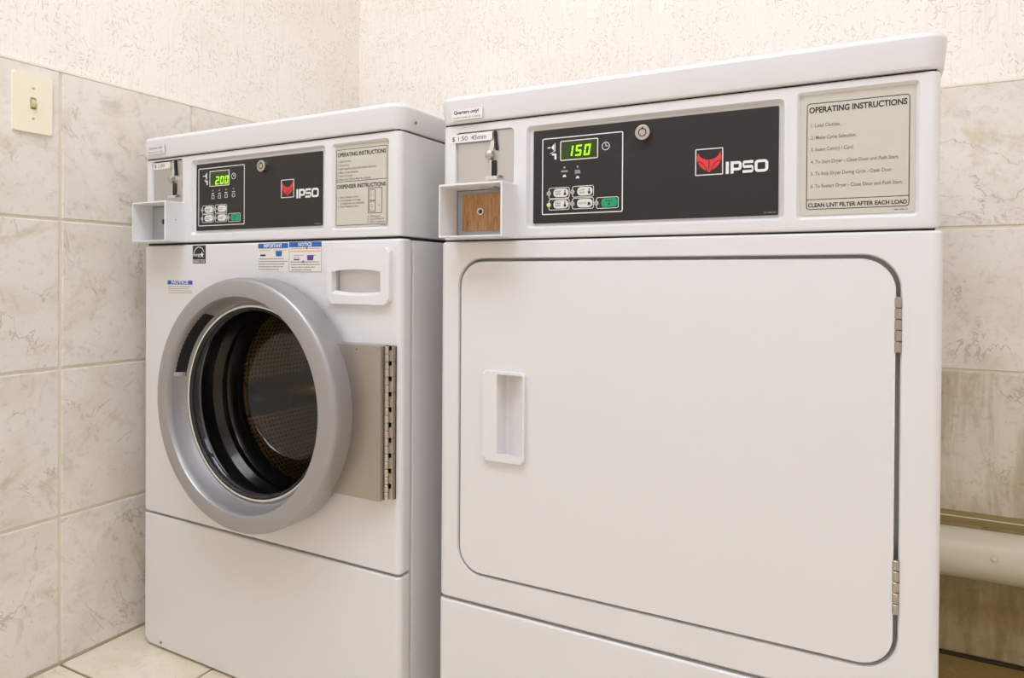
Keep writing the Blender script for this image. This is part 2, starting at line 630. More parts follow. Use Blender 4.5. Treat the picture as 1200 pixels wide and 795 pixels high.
JOINT = 0.006
box('grout', XL - TH, XL - 0.0035, YF, YB + TH - 0.002, -0.004, TILE_TOP - 0.002, 'grout', wall_left, fin=False)
box('grout', XL - 0.0035, XR, YB + 0.0035, YB + TH, -0.004, TILE_TOP - 0.002, 'grout', wall_back, fin=False)
box('caulk_line', XL - TH, XL + 0.0005, YF, YB, TILE_TOP - 0.003, TILE_TOP + 0.003, 'caulk', wall_left, bev=0.001)
box('caulk_line', XL, XR, YB - 0.0005, YB + TH, TILE_TOP - 0.003, TILE_TOP + 0.003, 'caulk', wall_back, bev=0.001)

MAT['joint_brown'] = mat('joint_brown', srgb(164, 142, 88), 0.8)
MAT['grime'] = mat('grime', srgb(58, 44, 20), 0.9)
box('joint_strip', -0.22, 0.69, YB - 0.0002, YB + TH, TILE_TOP - 3 * TP - 0.0225, TILE_TOP - 3 * TP + 0.0035, 'joint_brown', wall_back, fin=False)
box('caulk_line', -0.22, 0.69, YB - 0.0016, YB + TH, TILE_TOP - 3 * TP - 0.0085, TILE_TOP - 3 * TP - 0.0065, 'caulk', wall_back, fin=False)
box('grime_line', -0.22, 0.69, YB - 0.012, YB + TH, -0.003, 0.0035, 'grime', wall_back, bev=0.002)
_tile_cache = {}


def tile_mesh(axis, w, h, material):
    key = (axis, round(w, 4), round(h, 4), material)
    if key not in _tile_cache:
        bm = bmesh.new()
        t = 0.006
        if axis == 'x':
            bm_box(bm, -t, 0, -w / 2, w / 2, -h / 2, h / 2)
        elif axis == 'y':
            bm_box(bm, -w / 2, w / 2, 0, t, -h / 2, h / 2)
        else:
            bm_box(bm, -w / 2, w / 2, -h / 2, h / 2, -t, 0)
        bmesh.ops.recalc_face_normals(bm, faces=bm.faces[:])
        sel = {'x': lambda v: v.co.x > -1e-6, 'y': lambda v: v.co.y < 1e-6, 'z': lambda v: v.co.z > -1e-6}[axis]
        es = [e for e in bm.edges if sel(e.verts[0]) and sel(e.verts[1])]
        bmesh.ops.bevel(bm, geom=es, offset=0.0018, segments=1, profile=0.5, affect='EDGES')
        me = bm_mesh('tile', bm)
        me.materials.append(MAT[material])
        _tile_cache[key] = me
    return _tile_cache[key]


def spans(lo, hi, start):
    """tile extents between lo and hi with joints at start + k * pitch"""
    k = math.floor((lo - start) / TP)
    out = []
    while start + k * TP < hi - 1e-6:
        a, b = max(start + k * TP, lo), min(start + (k + 1) * TP, hi)
        if b - a > 0.02:
            out.append((a + JOINT / 2, b - JOINT / 2))
        k += 1
    return out


rows = [(TILE_TOP - (k + 1) * TP, TILE_TOP - k * TP) for k in range(4)]
for ri, (z0, z1) in enumerate(rows):
    z0 = max(z0, 0.0)
    for a, b in spans(YF, YB, G0):
        o = link('tile', tile_mesh('x', b - a, z1 - z0 - JOINT, 'tile'), None, wall_left, (XL, (a + b) / 2, (z0 + z1) / 2))
    zt = z1 - (0.018 if ri == 3 else 0.0)
    for a, b in spans(XL, XR, 0.08):
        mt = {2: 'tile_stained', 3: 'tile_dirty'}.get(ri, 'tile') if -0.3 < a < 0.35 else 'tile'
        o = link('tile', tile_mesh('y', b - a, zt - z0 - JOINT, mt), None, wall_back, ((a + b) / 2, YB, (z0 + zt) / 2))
for a, b in spans(XL, XR, -1.189):
    for c, d in spans(YF, YB, G0):
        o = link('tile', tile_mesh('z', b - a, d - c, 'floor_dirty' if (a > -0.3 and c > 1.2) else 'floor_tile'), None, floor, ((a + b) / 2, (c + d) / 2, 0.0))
        o.location.z = 0.0

# ------------------------------------------------------------------ ceiling lamp and an added unseen one
for li, (lx, ly, watts) in enumerate(LAMP_SPOTS):
    lr = root('unseen_ceiling_light', (lx, ly, CEIL_H))
    tag(lr, ('white ceiling light with a flat diffuser, the one on the light switch side', 'white ceiling light with a flat diffuser, the added, unseen one on the plain wall side')[li], 'light', 'ceiling lights')
    fr = bmesh.new()
    w, h = 0.60, 0.45
    for (x0, x1, y0, y1) in ((-w, w, -h, -h + 0.03), (-w, w, h - 0.03, h), (-w, -w + 0.03, -h + 0.03, h - 0.03), (w - 0.03, w, -h + 0.03, h - 0.03)):
        bm_box(fr, x0, x1, y0, y1, -0.05, 0.0)
    link('frame', bm_mesh('frame', fr), 'lamp_frame', lr)
    box('diffuser', -w + 0.03, w - 0.03, -h + 0.03, h - 0.03, -0.035, -0.03, 'lamp', lr, fin=False)
    ld = bpy.data.lights.new('lamp_light', 'AREA')
    ld.shape = 'RECTANGLE'
    ld.size, ld.size_y = 2 * w - 0.08, 2 * h - 0.08
    ld.energy = watts
    ld.color = LAMP_COLOR
    lo = bpy.data.objects.new('lamp_light', ld)
    COL.objects.link(lo)
    lo.parent = lr
    lo.location = (0, 0, -0.055)


# ------------------------------------------------------------------ parts shared by both machines
def coin_mechanism(P, dx, dz, price, price_w, z_top, z_bot):
    """steel coin plate with slot, knob and spout set in the fascia"""
    cp = prism('coin_plate', rrect(0.029 + dx, 0.139 + dx, z_bot, z_top, 0.006), 0.005, 0.008, 'steel', P)
    cp['label'] = 'brushed steel coin slot plate'
    X, Z = 0.1000 + dx, dz
    guide = strip([(X - 0.002, 1.042 + Z), (X - 0.001, 1.026 + Z), (X - 0.002, 1.014 + Z), (X - 0.006, 1.005 + Z)], 0.007)
    prism('slot_guide', guide, 0.002, 0.005, 'chrome', cp, bev=0.001)
    prism('coin_slot', strip([(X + 0.0025, 1.041 + Z), (X + 0.004, 1.026 + Z), (X + 0.0065, 1.010 + Z)], 0.0040), 0.0012, 0.005, 'black', cp)
    lathe('coin_knob', [(0, -0.006), (0.004, -0.006), (0.0068, -0.004), (0.0078, 0.0), (0.0078, 0.005)], X - 0.0055, 1.002 + Z, 'nickel', cp, n=24)
    prism('coin_channel', rrect(X - 0.002, X + 0.0052, 0.968 + Z, 0.994 + Z, 0.003), 0.003, 0.005, 'black', cp)
    prism('channel_edge', strip([(X - 0.0035, 0.994 + Z), (X - 0.0035, 0.968 + Z)], 0.002), 0.001, 0.005, 'chrome', cp)
    prism('coin_spout', rrect(X - 0.012, X + 0.010, 0.9615 + Z, 0.9675 + Z, 0.0028), -0.004, 0.005, 'chrome', cp, bev=0.001)
    lathe('spout_screw', [(0, -0.0015), (0.002, -0.001), (0.0022, 0.005)], X + 0.013, 0.967 + Z, 'print_gray', cp, n=12)
    # price tag
    tg = prism('price_tag', rrect(*price_w, 0.003), 0.0012 if dx < -0.001 else -0.0008, 0.005 if dx < -0.001 else 0.0, 'tape', P)
    yy = (0.0012 if dx < -0.001 else -0.0008) - 0.0002
    text('lettering', price, price_w[0] + 0.005, price_w[2] + 0.0032, yy, 'print_black', tg, size=0.0105,
         width=(price_w[1] - price_w[0]) - (0.016 if dx >= -0.001 else 0.022))
    return cp


def coin_box(P, x0, x1, z0, z1, proud, wood):
    """sheet-metal sleeve standing out of the fascia, with the locked drawer inside"""
    w = 0.0028
    sl = box('coin_box', x0, x1, -proud, 0.002, z0, z1, 'box_white', P, bev=0.0008, seg=1, fin=False)
    cut(sl, [cut_prism(rrect(x0 + w, x1 - w, z0 + w, z1 - w, 0.001, 2), -proud - 0.01, 0.01)])
    dr = prism('drawer_face', rrect(x0 + 0.0045, x1 - 0.004, z0 + 0.0065, z1 - 0.0055, 0.002), 0.0005, 0.012, 'gray', sl, bev=0.001)
    dr['label'] = 'grey metal coin drawer front'
    lx, lz = x0 + 0.0505, (z0 + z1) / 2 + 0.002
    if wood:
        wd = prism('wood_plate', rrect(x0 + 0.0155, x1 - 0.018, z0 + 0.0135, z1 - 0.0115, 0.0005, 1), -0.0025, 0.0005, 'wood', sl)
        wd['label'] = 'wood veneer plate on the coin drawer'
        lathe('lock', [(0, -0.0033), (0.0040, -0.0033), (0.0046, -0.0042), (0.0056, -0.0042), (0.0060, -0.0025)], lx, lz, 'chrome', sl, n=24)
        prism('keyhole', circle(lx, lz, 0.0034, 16), -0.0038, -0.0033, 'black', sl)
        prism('catch', [(x0 + 0.06, z1 - 0.006), (x0 + 0.084, z1 - 0.006), (x0 + 0.084, z1 - 0.003), (x0 + 0.06, z1 - 0.003)], -0.02, 0.0, 'gray', sl)
    else:
        prism('keyhole', circle(x0 + 0.040, lz + 0.002, 0.0062, 6, 0.3), -0.0003, 0.0006, 'black', sl)
        rod('rivet', (x1, -0.022, lz + 0.002), (x1 + 0.0008, -0.022, lz + 0.002), 0.0015, 'gray', sl, n=10)
    return sl


SEG = {'0': 'abcdef', '1': 'bc', '2': 'abged', '5': 'afgcd'}


def seven_segment(name, ch, x0, z0, w, h, y, parent):
    t = h * 0.15
    sk = 0.16
    S = {'a': (0, w, h - t, h), 'd': (0, w, 0, t), 'g': (0, w, h / 2 - t / 2, h / 2 + t / 2),
         'f': (0, t, h / 2, h), 'b': (w - t, w, h / 2, h), 'e': (0, t, 0, h / 2), 'c': (w - t, w, 0, h / 2)}
    outs = []
    g = t * 0.22
    for s in SEG[ch]:
        a, b, c, d = S[s]
        if s in 'adg':
            a, b = a + g, b - g
        else:
            c, d = c + g, d - g
        outs.append([(x0 + px + sk * pz, z0 + pz) for px, pz in ((a, c), (b, c), (b, d), (a, d))])
    return prisms(name, outs, y, y + 0.0006, 'segment', parent)


def fox_logo(P, x0, x1, z0, z1, y):
    frames('emblem_frame', [rr_frame(x0, x1, z0, z1, 0.0012, 0.0013)], y - 0.0003, y, 'print_white', P)
    W, H = x1 - x0, z1 - z0

    def q(pts):
        return [(x0 + a * W, z1 - b * H) for a, b in pts]
    face = [(0.10, 0.16), (0.17, 0.28), (0.26, 0.36), (0.37, 0.41), (0.5, 0.425), (0.63, 0.41), (0.74, 0.36), (0.83, 0.28), (0.90, 0.14),
            (0.94, 0.30), (0.93, 0.45), (0.86, 0.60), (0.76, 0.72), (0.64, 0.80), (0.56, 0.83), (0.5, 0.90),
            (0.44, 0.83), (0.36, 0.80), (0.24, 0.72), (0.14, 0.60), (0.07, 0.45), (0.06, 0.30)]
    prisms('emblem', [q(face)], y - 0.0003, y, 'red', P)
    lines = [strip(q([(0.5, 0.44), (0.5, 0.60), (0.5, 0.80)]), W * 0.025)]
    for s in (-1, 1):
        lines.append(strip(q([(0.5 + s * 0.43, 0.47), (0.5 + s * 0.30, 0.49), (0.5 + s * 0.19, 0.58), (0.5 + s * 0.12, 0.70), (0.5 + s * 0.07, 0.82)]), W * 0.025))
    prisms('emblem_lines', lines, y - 0.0006, y - 0.0002, 'black_panel', P)


def ipso_word(P, x0, x1, z0, z1, y):
    """the wide block lettering, letter by letter"""
    W, H = x1 - x0, z1 - z0
    t, tv = 0.24 * H, 0.075 * W
    out = []

    def r(a, b, c, d):
        out.append([(x0 + a * W, z0 + c * H), (x0 + b * W, z0 + c * H), (x0 + b * W, z0 + d * H), (x0 + a * W, z0 + d * H)])
    s = 0.072
    th = 0.22
    r(0.0, s, 0, 1)                                                # I
    r(0.115, 0.115 + s, 0, 1)                                      # stem of the P
    r(0.44, 0.655, 1 - th, 1); r(0.44, 0.62, 0.39, 0.61); r(0.405, 0.62, 0, th)                                                               # bars of the S
    def half(cx, z_a, z_b, side):
        # rounded end joining two bars of the S
        hh, t2 = (z_b - z_a) * H / 2, th * H
        cz, px = z0 + (z_a + z_b) / 2 * H, x0 + cx * W
        po = [(px + side * 0.038 * W * math.sin(q), cz + hh * math.cos(q)) for q in (math.pi * k / 10 for k in range(11))]
        pi_ = [(px, cz - hh + t2), (px, cz + hh - t2)]
        out.append(po + pi_)
    half(0.44, 0.39, 1.0, -1)
    half(0.62, 0.0, 0.61, 1)
    loops = [rr_frame(x0 + 0.685 * W, x1, z0, z1, 0.30 * H, th * H), rr_frame(x0 + 0.115 * W, x0 + 0.38 * W, z0 + 0.24 * H, z1, 0.26 * H, th * H)]
    frames('brand_lettering', loops, y - 0.0003, y, 'print_white', P)['label'] = 'white block letters reading IPSO'
    o = prisms('brand_lettering', out, y - 0.0004, y - 0.0001, 'print_white', P)
    o['label'] = 'white block letters reading IPSO'
    prisms('trade_mark', [circle(x1 + 0.002, z0 + 0.001, 0.0007, 8)], y - 0.0003, y, 'print_gray', P)


def control_panel(P, px, pz, ox, oz, disp, digits, lock, logo, word, lit, lamps, dryer):
    """black overlay with display, buttons, lock and badge; px, pz its extents, ox, oz those of the white outline"""
    y = 0.0035
    cp = prism('control_panel', rrect(px[0], px[1], pz[0], pz[1], 0.0015, 3), y, 0.007, 'black_panel', P)
    cp['label'] = 'black control panel with display and buttons'
    frames('panel_outline', [rr_frame(ox[0], ox[1], oz[0], oz[1], 0.0025, 0.0015)], y - 0.0003, y, 'print_white', cp)
    lo = prism('key_lock', circle(lock[0], lock[1], 0.0113, 32), y - 0.009, y, 'nickel', cp, bev=0.0016)
    lo['label'] = 'round nickel key lock'
    frames('lock_ring', [(circle(lock[0], lock[1], 0.0062, 24), circle(lock[0], lock[1], 0.0047, 24))], y - 0.0093, y - 0.009, 'black', cp)
    prisms('lock_notch', [rrect(lock[0] - 0.001, lock[0] + 0.001, lock[1] + 0.004, lock[1] + 0.008, 0.0004, 2)], y - 0.0094, y - 0.009, 'black', cp)
    # display
    a, b, c, d = disp
    prism('display_window', rrect(a, b, c, d, 0.0015, 3), y - 0.0006, y, 'lcd', cp)['label'] = 'glowing green display window'
    frames('display_frame', [rr_frame(a - 0.001, b + 0.001, c - 0.001, d + 0.001, 0.002, 0.0013)], y - 0.0010, y, 'print_white', cp)
    for ch, x0, z0, w, h in digits:
        seven_segment('digit', ch, x0, z0, w, h, y - 0.0014, cp)
    # clock icon right of the display
    cx, cz = b + 0.013, c + (d - c) * 0.56
    prisms('clock_hands', [strip([(cx, cz + 0.0045), (cx, cz)], 0.0009), strip([(cx - 0.0005, cz), (cx + 0.0035, cz)], 0.0009)], y - 0.0003, y, 'print_white', cp)
    frames('clock_icon', [(circle(cx, cz, 0.0062, 24), circle(cx, cz, 0.0052, 24))], y - 0.0003, y, 'print_white', cp)
    # coin and hand icons left of the display
    ix, iz = a - 0.0155, d - 0.0075
    icon = [rrect(ix - 0.007, ix - 0.002, iz - 0.001, iz + 0.001, 0.0005, 2), [(ix - 0.001, iz), (ix + 0.004, iz + 0.0055), (ix + 0.004, iz - 0.0055)],
            strip([(ix + 0.0055, iz + 0.0065), (ix + 0.0055, iz - 0.0065)], 0.001),
            strip([(ix - 0.003, iz - 0.0095), (ix + 0.006, iz - 0.0055)], 0.0008),
            rrect(ix + 0.000, ix + 0.008, iz - 0.0125, iz - 0.0095, 0.0012, 2), rrect(ix + 0.0045, ix + 0.008, iz - 0.019, iz - 0.0115, 0.0012, 2)]
    prisms('coin_icon', icon, y - 0.0003, y, 'print_white', cp)
    # indicator lamps with their captions
    for i, (lx, lz, cap) in enumerate(lamps):
        prism('indicator_lamp', circle(lx, lz, 0.0017, 12), y - 0.0006, y, 'led_off', cp, fin=False)
        if cap:
            ls = cap.split('|')
            text('caption', [(s, lx, lz - 0.0072 - 0.0032 * k, 0.0036, 0.0105 if len(s) > 4 else 0.0088) for k, s in enumerate(ls)], 0, 0, y - 0.0003, 'print_white', cp, align='CENTER', bold=0.01)
            kz = lz - 0.0135 - 0.003 * (len(ls) - 1)
            prisms('caption_icon', [rrect(lx - 0.003, lx + 0.003, kz - 0.0012, kz, 0.0004, 2), rrect(lx - 0.002, lx + 0.002, kz, kz + 0.0022, 0.0006, 2)], y - 0.0003, y, 'print_white', cp)
        else:
            prisms('caption', [g for g in greek(lx - 0.004, lx + 0.0045, lz - 0.0068, 0.0016, 1.0, i)], y - 0.0003, y, 'print_white', cp)
            frames('caption_icon', [rr_frame(lx - 0.004, lx + 0.004, lz - 0.0165, lz - 0.0095, 0.001, 0.0009)], y - 0.0003, y, 'print_white', cp)
    # buttons
    u, v = ox[0] + 0.0115, oz[0]
    pills = [(0.0, 0.0245, 'HIGH|TEMP'), (0.0395, 0.025, 'LOW|TEMP'), (0.0, 0.0068, 'MED|TEMP'), (0.0395, 0.0068, 'DELICATE'), (0.0785, 0.0060, '')]
    for i, (bx, bz, cap) in enumerate(pills):
        x0, z0 = u + bx, v + bz
        x1, z1 = x0 + 0.035, z0 + 0.0172
        frames('button_frame', [rr_frame(x0, x1, z0, z1, 0.003, 0.0009)], y - 0.0003, y, 'print_white', cp)
        m = 'green_btn' if i == 4 else 'white_btn'
        bt = prism('button', rrect(x0 + 0.0085, x1 - 0.002, z0 + 0.0022, z1 - 0.0022, 0.0055 if i < 4 else 0.004), y - 0.0012, y, m, cp, bev=0.0004)
        bt['label'] = 'green start button' if i == 4 else 'white oval button'
        on = lit == i
        prism('button_lamp', circle(x0 + 0.0002, (z0 + z1) / 2, 0.0022, 14), y - 0.0008, y, 'led' if on else 'led_off', cp, fin=False)
        frames('lamp_ring', [(circle(x0 + 0.0002, (z0 + z1) / 2, 0.0034, 16), circle(x0 + 0.0002, (z0 + z1) / 2, 0.0027, 16))], y - 0.0005, y, 'print_white', cp)
        yb = y - 0.0014
        if i == 4:
            text('caption', 'START', x0 + 0.0145, z0 + 0.0095, yb, 'black_panel', cp, size=0.0045, width=0.0125)
            prisms('start_mark', [circle(x0 + 0.0205, z0 + 0.0065, 0.0016, 10)], yb, yb + 0.0002, 'black_panel', cp)
        elif dryer:
            ls = cap.split('|')
            if len(ls) == 2:
                text('caption', [(s, x0 + 0.016, z0 + 0.0092 - 0.0042 * k, 0.0044, 0.0092) for k, s in enumerate(ls)], 0, 0, yb, 'print_black', cp, align='CENTER')
            else:
                text('caption', cap, x0 + 0.0172, z0 + 0.0072, yb, 'print_black', cp, size=0.0045, width=0.0125, align='CENTER')
            prisms('heat_mark', [circle(x0 + 0.0278, z0 + 0.0065, 0.0022, 12), rrect(x0 + 0.027, x0 + 0.0286, z0 + 0.0065, z0 + 0.0130, 0.0007, 2)] if i < 3 else [circle(x0 + 0.0278, z0 + 0.0075, 0.0026, 12)], yb, yb + 0.0002, 'print_black', cp)
        else:
            prisms('caption', greek(x0 + 0.012, x0 + 0.030, z0 + 0.0092, 0.0014, 0.8, i) + greek(x0 + 0.012, x0 + 0.030, z0 + 0.0060, 0.0014, 0.7, i + 9), yb, yb + 0.0002, 'print_gray', cp)
    fox_logo(cp, *logo, y)
    ipso_word(cp, *word, y)
    prisms('part_number', greek(px[1] - 0.018, px[1] - 0.003, pz[0] + 0.003, 0.0016, 1.0, 3), y - 0.0003, y, 'print_gray', cp)
    return cp


def fascia(P, W, z0, z1, recess, lab, coin, boxr):
    """control housing carved for the coin plate, the control panel and the label"""
    f = box('control_housing', 0.003, W - 0.004, 0.0, DEPTH - 0.01, z0, z1, 'paint', P, rv=0.012, bev=0.004, seg=2)
    cs = []

    def tap(a, b, c, d, r, depth, slope):
        cs.append(cut_loft([[(x, -0.001, z) for x, z in rrect(a - slope * 0.17, b + slope * 0.17, c - slope * 0.17, d + slope * 0.17, r)],
                            [(x, depth, z) for x, z in rrect(a + slope, b - slope, c + slope, d - slope, max(r - slope, 0.001))]]))
    tap(*recess, 0.008, 0.0062, 0.004)
    tap(*lab, 0.006, 0.0052, 0.004)
    tap(*coin, 0.008, 0.0075, 0.0005)
    cs.append(cut_prism(rrect(*boxr, 0.001, 2), -0.01, 0.014))
    return cut(f, cs)


def cap(P, W, z0, z1, rt=0.010):
    """top lid, slightly larger than the housing, with a soft upper rim"""
    bm = bmesh.new()
    ov, y0, y1 = 0.003, -0.008, DEPTH
    loops = []
    def lp(inset, z, r):
        return [(x, y, z) for x, y in rrect(-ov + inset, W + ov + inset * -1, y0 + inset, y1 - inset, r, 8)]
    R = 0.026
    loops.append(lp(0.006, z0 - 0.0, R - 0.004))
    loops.append(lp(0.003, z0 + 0.003, R))
    n = 6
    for k in range(n + 1):
        a = math.pi / 2 * k / n
        loops.append(lp(rt * (1 - math.cos(a)), z1 - rt + rt * math.sin(a), R - rt * (1 - math.cos(a)) * 0.6))
    bm_loft(bm, loops)
    o = link('lid', bm_mesh('lid', bm), 'paint', P)
    return finish(o, 40)


def machine_root(name, x, y, rz, W):
    c, s = math.cos(rz), math.sin(rz)
    hx, hy = W / 2, DEPTH / 2
    r = root(name, (x + c * hx - s * hy, y + s * hx + c * hy, 0), rz)
    r['off'] = 0
    return r


def settle(r, W):
    """parts were drawn from the front left foot of the machine: hang them on the root at its middle"""
    del r['off']
    for ch in r.children:
        ch.location = (-W / 2, -DEPTH / 2, 0)


# ------------------------------------------------------------------ dryer
dry = machine_root('tumble_dryer', DRY_X, DRY_Y, 0, DRY_W)
tag(dry, 'white coin-operated dryer with a large plain square door and wood-faced coin drawer', 'dryer')
W = DRY_W
low = box('lower_panel', 0.0, W, 0.0, 0.03, 0.018, 0.2622, 'paint', dry, rv=0.010, bev=0.004, seg=3)
body = box('front_panel', 0.0, W, 0.0, 0.06, 0.2668, 0.8632, 'paint', dry, rv=0.012, bev=0.005, seg=3)
DX0, DX1, DZ0, DZ1 = 0.038, 0.6772, 0.3146, 0.8345
cut(body, [cut_loft([[(x, -0.001, z) for x, z in rrect(DX0 - 0.0022, DX1 + 0.0022, DZ0 - 0.0022, DZ1 + 0.0022, 0.046, 10)],
                     [(x, 0.0025, z) for x, z in rrect(DX0, DX1, DZ0, DZ1, 0.044, 10)],
                     [(x, 0.034, z) for x, z in rrect(DX0, DX1, DZ0, DZ1, 0.044, 10)]])])
box('cabinet', 0.0015, W - 0.0015, 0.028, DEPTH - 0.005, 0.018, 0.862, 'paint2', dry, bev=0.002, seg=2)
for fx in (0.07, W - 0.07):
    for fy in (0.09, DEPTH - 0.09):
        rod('foot', (fx, fy, 0.0), (fx, fy, 0.022), 0.022, 'black', dry, bev=0.003)
door = prism('door', rrect(DX0 + 0.0055, DX1 - 0.0055, DZ0 + 0.0052, DZ1 - 0.0052, 0.040, 10), -0.0015, 0.032, 'paint', dry, bev=0.004, seg=3)
door['label'] = 'plain white square door with rounded corners'
HX0, HX1, HZ0, HZ1 = 0.0885, 0.1640, 0.5085, 0.6530
prof = [(0.1150, -0.03), (0.1150, 0.012), (0.1165, 0.019), (0.124, 0.020), (0.136, 0.015), (0.149, 0.004), (0.1575, -0.0050), (0.1612, -0.0085), (0.1620, -0.03)]


def pocket():
    loops = []
    for z, e in ((0.5165, 0.0), (0.5200, 0.0), (0.645, 0.0), (0.6475, 0.0)):
        loops.append([(x, y, z) for x, y in prof])
    bm = bmesh.new()
    bm_loft(bm, [[(x, y, 0.5150 + max(0.0, -y * 0.25 + 0.004)) for x, y in prof], [(x, y, 0.6485) for x, y in prof]])
    return tmp(bm)


cut(door, [cut_prism(rrect(HX0 + 0.004, HX1 - 0.003, HZ0 + 0.003, HZ1 - 0.003, 0.003), -0.01, 0.028)])
hd = prism('handle', rrect(HX0, HX1, HZ0, HZ1, 0.006), -0.0085, 0.027, 'plastic', door, bev=0.0035, seg=4)
hd['label'] = 'recessed white plastic pull'
cut(hd, [pocket()])
for hz0, hz1 in ((0.7127, 0.7818), (0.3887, 0.4566)):
    hg = rod('hinge', (0.6742, 0.004, hz0), (0.6742, 0.004, hz1), 0.0022, 'steel_hinge', dry, n=12)
    hg['label'] = 'steel door hinge'
    st = (hz1 - hz0) / 5
    for k in range(5):
        rod('knuckle', (0.6742, 0.001, hz0 + k * st + 0.0005), (0.6742, 0.001, hz0 + (k + 1) * st - 0.0005), 0.0046, 'hinge_pin', hg, n=14, bev=0.0006)
fas = fascia(dry, W, 0.8655, 1.0565, (0.161, 0.5415, 0.881, 1.042), (0.5565, 0.6955, 0.8805, 1.0470), (0.029, 0.139, 0.951, 1.0435), (0.031, 0.1435, 0.869, 0.9475))
box('housing_gap', 0.008, W - 0.009, 0.006, DEPTH - 0.02, 0.855, 0.872, 'dark', dry, fin=False)
box('lid_gap', 0.008, W - 0.009, 0.004, DEPTH - 0.02, 1.050, 1.064, 'dark', dry, fin=False)
lid = cap(dry, W, 1.0582, 1.1040)
sk = prism('quarters_sticker', rrect(0.0275, 0.0855, 1.0625, 1.0795, 0.0008, 2), -0.0088, -0.0080, 'tape', dry)
text('lettering', 'Quarters only!', 0.0315, 1.0722, -0.0090, 'print_black', sk, size=0.0080, width=0.047, bold=0.022)
text('lettering', 'insert one at a time', 0.0295, 1.0645, -0.0090, 'print_gray', sk, size=0.0062, width=0.053)
coin_mechanism(dry, 0.0, 0.0, '$ 1.50  45min', (0.0185, 0.0995, 1.0265, 1.0405), 1.0425, 0.953)
coin_box(dry, 0.0295, 0.1452, 0.8665, 0.9515, 0.050, True)
control_panel(dry, (0.172, 0.534), (0.8885, 1.0337), (0.1872, 0.3187), (0.9015, 1.0205), (0.2190, 0.2787, 0.9848, 1.0132),
              [('1', 0.2285, 0.9895, 0.0095, 0.0165), ('5', 0.2425, 0.9895, 0.0095, 0.0165), ('0', 0.2565, 0.9895, 0.0095, 0.0165)],
              (0.3502, 1.0140), (0.4243, 0.4623, 0.9473, 0.9846), (0.4660, 0.5211, 0.9474, 0.9640), 2,
              [(0.2251, 0.9734, 'DRYING'), (0.2468, 0.9731, 'COOL|DOWN')], True)
lb = prism('instruction_label', rrect(0.5615, 0.6905, 0.8865, 1.0420, 0.001, 2), 0.0042, 0.006, 'silver_label', dry)
lb['label'] = 'silver label of operating instructions'
ly = 0.0040
frames('label_border', [rr_frame(0.5682, 0.6852, 0.8937, 1.0320, 0.004, 0.0009)], ly, 0.0043, 'print_black', lb)
prisms('label_rule', [rrect(0.5682, 0.6852, 0.9064, 0.9072, 0.0001, 1)], ly, 0.0043, 'print_black', lb)
text('lettering', 'OPERATING INSTRUCTIONS', 0.5710, 1.0195, ly, 'print_black', lb, size=0.0105, width=0.1112, bold=0.028)
steps = ['1. Load Clothes.', '2. Make Cycle Selection.', '3. Insert Coin(s) / Card.', '4. To Start Dryer - Close Door and Push Start.',
         '5. To Stop Dryer During Cycle - Open Door.', '6. To Restart Dryer - Close Door and Push Start.']
for s, z, wd in zip(steps, (1.0008, 0.9850, 0.9697, 0.9535, 0.9382, 0.9220), (0.0345, 0.0530, 0.0500, 0.1000, 0.0935, 0.1045)):
    text('lettering', s, 0.5735, z, ly, 'print_gray', lb, size=0.0066, width=wd, bold=0.012)
text('lettering', 'CLEAN LINT FILTER AFTER EACH LOAD', 0.5705, 0.8970, ly, 'print_black', lb, size=0.0072, width=0.1125, bold=0.028)
prisms('part_number', greek(0.669, 0.6835, 0.8895, 0.0013, 1.0, 5), ly, 0.0043, 'print_gray', lb)
settle(dry, DRY_W)

# ------------------------------------------------------------------ washer
was = machine_root('washing_machine', WAS_X, WAS_Y, WAS_YAW, WAS_W)
tag(was, 'white coin-operated front-load washer with a round silver-rimmed glass door', 'washing machine')
W = WAS_W
RC = (0.381, 0.566)
low = box('lower_panel', 0.0, W, 0.0, 0.036, 0.005, 0.2882, 'paint', was, rv=0.011, bev=0.004, seg=3)
bm = bmesh.new()
bm_loft(bm, [[(-0.01, y, -0.005), (0.0397, y, -0.005), (-0.01, y, 0.0325)] for y in (-0.01, 0.05)])
bm2 = bmesh.new()
bm_loft(bm2, [[(W + 0.01, y, -0.005), (W - 0.0397, y, -0.005), (W + 0.01, y, 0.0325)] for y in (-0.01, 0.05)])
cut(low, [tmp(bm), tmp(bm2)])
lathe('screw', [(0, -0.0018), (0.0024, -0.0014), (0.003, 0.0), (0.003, 0.002)], 0.0620, 0.0165, 'print_gray', was, n=12)
body = box('front_panel', 0.0, W, 0.0, 0.036, 0.2925, 0.8695, 'paint', was, rv=0.011, bev=0.005, seg=3)
PX0, PX1, PZ0, PZ1 = 0.5400, 0.6812, 0.7555, 0.8545


def barrel(x0, x1, z0, z1, sag, n=10):
    top = [(x1 + (x0 - x1) * k / n, z1 + sag * (1 - (2 * k / n - 1) ** 2)) for k in range(n + 1)]
    bot = [(x0 + (x1 - x0) * k / n, z0 - sag * (1 - (2 * k / n - 1) ** 2)) for k in range(n + 1)]
    return top + bot


cut(body, [cut_prism(circle(*RC, 0.196, 96), -0.02, 0.05), cut_prism(barrel(0.549, 0.664, 0.771, 0.817, 0.004), -0.02, 0.03)])
bm = bmesh.new()
cb = box('cabinet', 0.0012, W - 0.0012, 0.036, DEPTH - 0.005, 0.012, 0.868, 'paint2', was, bev=0.003, seg=2)
cut(cb, [cut_prism(circle(*RC, 0.245, 64), 0.0, 0.50)])
for fx in (0.07, W - 0.07):
    for fy in (0.09, DEPTH - 0.09):
        rod('foot', (fx, fy, 0.0), (fx, fy, 0.016), 0.022, 'black', was, bev=0.003)
